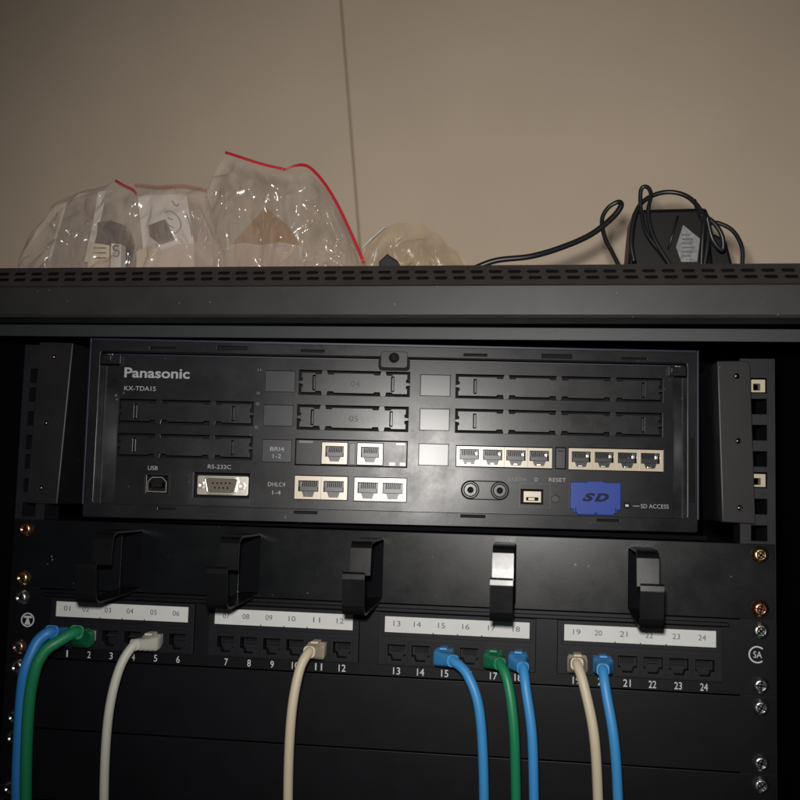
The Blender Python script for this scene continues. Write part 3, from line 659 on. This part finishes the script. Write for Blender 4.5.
# ---------------------------------------------------------------- patch cables
def cable(port, m, label, path, boot=5.2, r=2.9):
    x = PORTX[port - 1]; z = -67.0
    t = thing('patch_cable', label, 'network cable', (0, 0, 0), group='patch cables plugged into the patch panel')
    B('modular_plug', 'ledoff', t, (x - 5.4, x + 5.4, -7.5, 2, z - 2.6, z + 3.8), bev=.5)
    P = [(x, -5, z), (x, -14, z - .5)] + path
    S = spline([(x, -6, z), (x, -13, z - 1.0), path[0]], 8)
    bm = bmesh.new(); rings = []; nS = len(S)
    for i, p in enumerate(S):
        p = Vector(p); d = (Vector(S[min(i + 1, nS - 1)]) - Vector(S[max(i - 1, 0)])).normalized()
        side = (Vector((1, 0, 0)) - d * d.x).normalized(); up = side.cross(d); q = i / (nS - 1)
        k_ = max(0, (q - .5) / .5); hw_ = 5.9 + (r + .7 - 5.9) * k_ ** .8; hh_ = 4.4 + (r + .6 - 4.4) * k_
        if i % 2 and q > .55: hw_ -= .45; hh_ -= .4          # moulded ribs
        c_ = min(1.6, hh_ * .45) + k_ * .8
        rings.append([bm.verts.new(p + side * u_ + up * v_) for u_, v_ in rect(-hw_, -hh_, hw_, hh_, min(c_, hh_ - .1), 3)])
    for a, b in zip(rings, rings[1:]):
        for j in range(len(a)):
            f = bm.faces.new((a[j], a[(j + 1) % len(a)], b[(j + 1) % len(a)], b[j])); f.smooth = True
    bm.faces.new(rings[0]); bm.faces.new(rings[-1])
    obj('strain_relief', bm, m, t)
    B('latch_tab', m, t, (x - 2.4, x + 2.4, -15, -5, z + 4.2, z + 5.6), bev=.5)
    bm = bmesh.new(); tube(bm, [S[-6]] + path, r, 14); obj('jacket', bm, m, t)
    return t
def A_(px, py, y): return tuple(at(px, py, y))
cable(1, 'cblue', 'blue cable from socket 1 curving left and down beside the green one', [A_(51, 632, -28), A_(39, 640, -32), A_(31, 655, -35), A_(24, 676, -36), A_(20, 720, -32), A_(17, 800, -26), A_(18, 900, -20)], 5.4, 3.6)
cable(2, 'cgreen', 'green cable from socket 2 curving left across the blue one', [A_(76, 632, -30), A_(59, 641, -38), A_(44, 652, -42), A_(34, 674, -43), A_(28, 718, -38), A_(26, 800, -30), A_(30, 900, -24)], 5.4, 3.6)
cable(5, 'cgrey', 'pale grey cable from socket 5 hanging down to the left', [A_(134, 645, -26), A_(119, 670, -32), A_(108, 720, -34), A_(104, 800, -28), A_(106, 900, -22)], 5.6, 2.8)
cable(11, 'cbeige', 'beige cable from socket 11 in the second group, hanging down', [A_(309, 652, -26), A_(299, 672, -32), A_(291, 720, -34), A_(288, 800, -28), A_(290, 900, -22)], 5.6, 2.9)
cable(15, 'cblue2', 'bright blue cable from socket 15 leaning to the right', [A_(453, 661, -26), A_(468, 676, -32), A_(480, 715, -34), A_(484, 800, -28), A_(482, 900, -22)], 5.6, 2.9)
cable(17, 'cgreen', 'green cable from socket 17 between two blue ones', [A_(500, 664, -26), A_(508, 684, -32), A_(514, 730, -34), A_(516, 800, -28), A_(518, 900, -22)], 5.6, 2.9)
cable(18, 'cblue2', 'bright blue cable from socket 18 hanging straight down beside the green one', [A_(523, 668, -24), A_(526, 690, -30), A_(532, 735, -32), A_(534, 800, -28), A_(536, 900, -22)], 5.6, 2.9)
cable(19, 'cbeige', 'beige cable from socket 19 at the start of the last group', [A_(577, 664, -24), A_(584, 686, -30), A_(594, 735, -33), A_(598, 800, -28), A_(600, 900, -22)], 5.6, 2.9)
cable(20, 'cblue2', 'bright blue cable from socket 20 at the right of a beige one', [A_(603, 670, -24), A_(606, 692, -30), A_(614, 740, -33), A_(618, 800, -28), A_(620, 900, -22)], 5.4, 2.9)

# ---------------------------------------------------------------- power adapter and cords on the roof
ad = thing('power_adapter', 'black plug-in power adapter with a coiled cord standing on the cabinet top', 'power adapter')
Y = 34
p = [at(634, 213, Y), at(716, 213, Y), at(744, 262, Y), at(629, 262, Y)]
bm = bmesh.new()
def hexa(bm, quad, y0, y1, zbot=None, bev=2.5):
    t = bmesh.new(); q = [(v.x, v.z) for v in quad]
    plate(t, q, [], y0, y1, 0)
    bmesh.ops.remove_doubles(t, verts=t.verts, dist=1e-4)
    if bev: bmesh.ops.bevel(t, geom=list(t.edges), offset=bev, segments=3, affect='EDGES', profile=.5)
    join(bm, t)
c0, c1 = at(633, 209, Y), at(708, 207, Y)
hexa(bm, [c0, c1, Vector((c1.x + 6, 0, ROOF + .4)), Vector((c0.x - 5, 0, ROOF + .4))], Y, Y + 42, bev=3)
body = obj('adapter_body', bm, 'abs', ad)
c2, c3 = at(704, 232, Y), at(742, 250, Y)
bm = bmesh.new(); hexa(bm, [at(702, 228, Y + 8), at(726, 240, Y + 8), Vector((at(742, 258, Y + 8).x, 0, ROOF + .4)), Vector((c1.x, 0, ROOF + .4))], Y + 6, Y + 36, bev=2); obj('plug_end', bm, 'abs', ad)
bm = bmesh.new(); g = [at(*q, Y) for q in ((683, 225), (700, 239), (697, 262), (681, 262), (676, 247))]
plate(bm, [(v.x, v.z) for v in g], [], Y - .4, Y + .2); rl = obj('rating_label', bm, 'greylabel', body)
bm = bmesh.new()
for i in range(6):
    a, b = at(681 + (i % 2), 235 + i * 4.2, Y), at(690 + (i * 3) % 5, 236 + i * 4.2, Y); bm_box(bm, a.x, b.x, Y - .5, Y - .4, a.z - .5, a.z + .3)
obj('label_print', bm, 'print', rl)
bm = bmesh.new(); tube(bm, [A_(678, 216, Y - 1), A_(668, 250, Y - 1)], .8, 6, smooth=2); obj('seam', bm, 'rubber', body)
def cord(pts, r=1.7, par=ad, name='cord', m='rubber'):
    bm = bmesh.new(); tube(bm, [A_(*q) for q in pts], r, 10); return obj(name, bm, m, par)
cord([(634, 262, 14), (631, 240, 14), (636, 212, 16), (648, 198, 18), (668, 192, 18), (688, 197, 16), (702, 213, 12), (708, 235, 8), (704, 268, 8)], 1.5)
cord([(672, 268, 6), (655, 240, 8), (648, 215, 10), (651, 195, 12), (647, 187, 13), (641, 190, 14), (641, 210, 14), (646, 232, 10), (662, 254, 8), (672, 268, 8)], 1.35)
cord([(694, 200, 22), (704, 222, 20), (718, 223, 18), (733, 231, 16), (742, 248, 14), (742, 270, 14)], 1.35)
cord([(700, 214, 10), (713, 222, 8), (722, 236, 8), (722, 250, 10), (712, 238, 8), (706, 215, 6), (703, 232, 4), (701, 268, 6)], 1.5)
bc = thing('loose_cable', 'thin black cable with a small upright loop lying left of the power adapter', 'cable')
bm = bmesh.new(); tube(bm, [A_(*q) for q in ((470, 270, 6), (496, 260.5, 6), (530, 256.5, 8), (560, 248, 12), (590, 235, 16), (612, 218, 18), (621, 206, 18), (618, 202, 19), (608, 208, 20), (602, 220, 20), (605, 238, 18), (612, 252, 16), (620, 268, 14))], lambda t: 1.9 if t < .5 else 1.9 - .5 * min(1, (t - .5) * 8), 12); obj('jacket', bm, 'rubber', bc)

# ---------------------------------------------------------------- clear bags and what lies in them
def bag(parent, name, m, outline, y, thick, seed, amp=3.0, nx=12, nz=9, lean=0):
    """outline: list of (px, py) along the bag's top from left to right; the bag stands on the roof"""
    xs = [q[0] for q in outline]; bm = bmesh.new(); g = {}
    rnd = random.Random(int(seed * 10))
    nx = max(8, round((xs[-1] - xs[0]) / nx)); nz = nz
    def topat(px):
        for (a, b), (c, d) in zip(outline, outline[1:]):
            if a <= px <= c: return b + (d - b) * (px - a) / (c - a)
        return outline[-1][1]
    # crumpled film: irregular flat facets meeting in sharp creases
    for side in (0, 1):
        for i in range(nx + 1):
            for j in range(nz + 1):
                s, t_ = i / nx, j / nz
                inner = 0 < i < nx and 0 < j < nz
                if inner: s += rnd.uniform(-.42, .42) / nx; t_ += rnd.uniform(-.42, .42) / nz
                px = xs[0] + (xs[-1] - xs[0]) * s; tpz = at(px, topat(px), y)
                if i in (0, nx) or j == nz: px = xs[0] + (xs[-1] - xs[0]) * s
                z = ROOF + .8 + (tpz.z - ROOF - .8) * t_
                bulge = (max(0, 1 - (2 * s - 1) ** 4)) ** .5 * (max(0, 1 - t_ ** 3) ** .6)
                edge = min(1, 5 * s, 5 * (1 - s), 4 * (1 - t_))
                yy = y + (1 if side else -1) * (thick / 2 * bulge) + rnd.uniform(-amp, amp) * edge + lean * t_
                g[side, i, j] = bm.verts.new((tpz.x, yy + (0.03 if side else -.03), z))
    for side in (0, 1):
        for i in range(nx):
            for j in range(nz):
                q = (g[side, i, j], g[side, i + 1, j], g[side, i + 1, j + 1], g[side, i, j + 1])
                tr_ = ((q[0], q[1], q[2]), (q[0], q[2], q[3])) if rnd.random() < .5 else ((q[0], q[1], q[3]), (q[1], q[2], q[3]))
                for f_ in tr_: bm.faces.new(f_)
    # soften the creases a little: one subdivision with rounding
    bmesh.ops.subdivide_edges(bm, edges=bm.edges, cuts=2, use_grid_fill=True, smooth=.15)
    for f in bm.faces: f.smooth = True
    return obj(name, bm, m, parent, recalc=False)
def flat(name, m, pts, y, th, label=None, cat=None, group=None, bev=.3, yaw=0):
    q = [at(px, py, y) if py is not None else Vector((at(px, 262, y).x, y, ROOF + 1.2)) for px, py in pts]
    bm = bmesh.new(); plate(bm, [(v.x, v.z) for v in q], [], y, y + th, bev)
    if yaw:
        cx = sum(v.x for v in q) / len(q); R_ = Matrix.Rotation(yaw, 3, 'Z')
        for v in bm.verts: v.co = R_ @ (v.co - Vector((cx, y, 0))) + Vector((cx, y, 0))
    o = obj(name, bm, m)
    if label: tag(o, label, cat, group)
    return o
# left bag
bl = thing('plastic_bag', 'clear zip bag at the left holding white cards and connector blocks', 'bag', group='clear plastic bags on the cabinet top')
bag(bl, 'film', 'film', [(18, 261), (27, 248), (33, 240), (39, 222), (50, 213), (56, 203), (67, 197), (88, 189), (101, 188), (118, 180), (136, 184), (150, 186), (182, 184), (197, 189), (206, 187), (212, 202), (215, 226), (224, 260)], 26, 44, 3.3, 6.5, 10, 9)
bm = bmesh.new(); tube(bm, [A_(*q) for q in ((116, 180.5, 4), (122, 184, 2), (132, 189, 3), (136, 193, 3))], 1.1, 8, flat=.6); obj('zip_strip', bm, 'red', bl)
for i, pts in enumerate(([(136, 185, 3), (160, 187, 2), (184, 186, 3), (206, 190, 3)],)):
    bm = bmesh.new(); tube(bm, [A_(*q) for q in pts], 1.9, 8, flat=.5); obj('zip_strip', bm, 'pinkfilm', bl)
cA = flat('folded_card', 'sheet', [(139, 197), (186, 193), (193, 240), (196, None), (150, None)], 22, .8, 'white printed card standing in the left clear bag, right side', 'card', yaw=.12)
bm = bmesh.new()
def stroke(pts, y, r=.45): tube(bm, [A_(px, py, y) for px, py in pts], r, 6, smooth=4)
for pts in ([(172, 201), (176, 206), (179, 204)], [(163, 214), (170, 211), (178, 217), (181, 226), (176, 233), (168, 233)], [(168, 218), (173, 220)], [(167, 224), (174, 228)], [(186, 214), (190, 224), (192, 236)]): stroke(pts, 21.6)
o = obj('card_print', bm, 'inkdim', cA)
flat('folded_card', 'greysheet', [(66, 201), (92, 192), (107, 189), (96, 226), (86, None), (48, None)], 32, 1.0, 'brown grey folded card leaning in the left part of the left clear bag', 'card')
cS = flat('paper_slip', 'sheet', [(98, 191), (107, 190), (100, 222), (89, 262), (84, 262), (93, 222)], 20, .5, 'narrow pale paper edge beside the brown grey card in the left clear bag', 'paper')
flat('paper_slip', 'sheet', [(65, 201), (67.5, 200), (50, 262), (47, 262)], 30, .4, 'thin pale slip at the far left inside the left clear bag', 'paper')
flat('connector_block', 'rubber', [(97, 222), (110, 220), (122, 224), (127, 240), (122, 262), (96, 246)], 16, 14, 'black moulded block in the left clear bag above a cream connector', 'connector', 'parts in the left bag', 1)
flat('connector_block', 'rubber', [(148, 225), (164, 219), (172, 238), (158, 243), (149, 236)], 15, 5, 'small black block against the white printed card', 'connector', 'parts in the left bag', .8)
cr_ = flat('terminal_block', 'cream', [(89, 242), (109, 245), (110, None), (87, None)], 8, 9, 'cream terminal block behind the cabinet edge in the left clear bag', 'connector', 'parts in the left bag', .6)
bm = bmesh.new()
for i in range(3): a = at(93, 248 + i * 5, 7.8); b = at(106, 248.6 + i * 5, 7.8); bm_box(bm, a.x, b.x, 7.6, 8.1, a.z - .3, a.z + .3)
obj('slot_line', bm, 'pins', cr_)
wt = flat('marked_block', 'sheet', [(111, 243), (121, 244), (122, None), (111, None)], 7, 8, 'small white block with a dark mark beside the cream terminal block', 'connector', 'parts in the left bag', .6)
bm = bmesh.new(); tube(bm, [A_(px, py, 6.8) for px, py in ((119, 246), (114, 246), (114, 250), (118.5, 251), (118, 256), (113.5, 256))], .55, 6, smooth=3); obj('dark_mark', bm, 'print', wt)
flat('terminal_block', 'cream', [(136, 251), (155, 243), (157, 250), (148, None), (138, None)], 12, 8, 'yellowish block lying tilted below the small black block', 'connector', 'parts in the left bag', .6)
flat('folded_sheet', 'film', [(152, 252), (178, 243), (212, 242), (216, None), (150, None)], 8, .4, 'grey translucent sheet low at the right end of the left bag', 'plastic sheet')
# middle bag
b2 = thing('plastic_bag', 'tall clear zip bag in the middle with a bright red zip strip', 'bag', group='clear plastic bags on the cabinet top')
bag(b2, 'film', 'film2', [(193, 262), (200, 236), (205, 203), (212, 178), (219, 163), (227, 153), (255, 161), (286, 170), (296, 169), (308, 167), (322, 181), (338, 207), (352, 235), (364, 262)], 40, 40, 8.1, 6.5, 10, 10)
for pts in ([(226, 152.5, 39), (240, 157, 37), (262, 164, 38), (285, 169.5, 39)], [(285, 169.5, 39), (296, 165.5, 40), (308, 166.5, 38), (322, 180, 36), (336, 202, 35), (350, 231, 34), (364, 263, 34)]):
    bm = bmesh.new(); tube(bm, [A_(*q) for q in pts], (lambda t: 1.5 * (.35 + .65 * min(1, 4 * t))) if pts[0][0] > 280 else 1.35, 8, flat=.7); obj('zip_strip', bm, 'red', b2)
bcd = flat('brown_card', 'card', [(262, 243), (264, 208), (270, 211), (288, 226), (299, 243), (300, None), (262, None)], 52, 1.2, 'folded brown card inside the tall clear bag', 'card', yaw=-.1)
fl_ = flat('card_flap', 'card', [(235, 243), (252, 222), (264, 208), (262, 243), (262, None), (234, None)], 52, 1.2, yaw=.6)
fl_.parent = bcd
hem = flat('bottom_fold', 'film', [(226, 246), (243, 243), (262, 245), (280, 242), (301, 246), (310, None), (222, None)], 24, .3, bev=0); hem.parent = b2
bm = bmesh.new()
for pts in ([(240, 168, 27), (241, 180, 24), (245, 190, 22)],): tube(bm, [A_(*q) for q in pts], .25, 5)
obj('crease', bm, 'film', b2)
# right bag
b3 = thing('plastic_bag', 'small crumpled tan bag at the foot of the wall joint', 'bag', group='clear plastic bags on the cabinet top')
bag(b3, 'film', 'tanfilm', [(358, 262), (363, 248), (372, 241), (380, 229), (388, 227), (398, 221), (411, 224), (420, 222), (431, 231), (438, 232), (446, 245), (456, 250), (466, 262)], 40, 30, 15.7, 4.0, 9, 6)
bm = bmesh.new()
for pts in ([(362, 248, 24), (370, 240, 22), (379, 232, 23), (385, 227, 24)], [(374, 262, 22), (376, 252, 21), (378, 247, 22)]): tube(bm, [A_(*q) for q in pts], .5, 6)
obj('fold_edge', bm, 'ledoff', b3)
flat('connector_block', 'rubber', [(379, 261), (387, 253.5), (398, 261), (400, None), (378, None)], 4, 10, 'black pointed block peeking over the cabinet edge beside the tan bag', 'connector', None, 1)
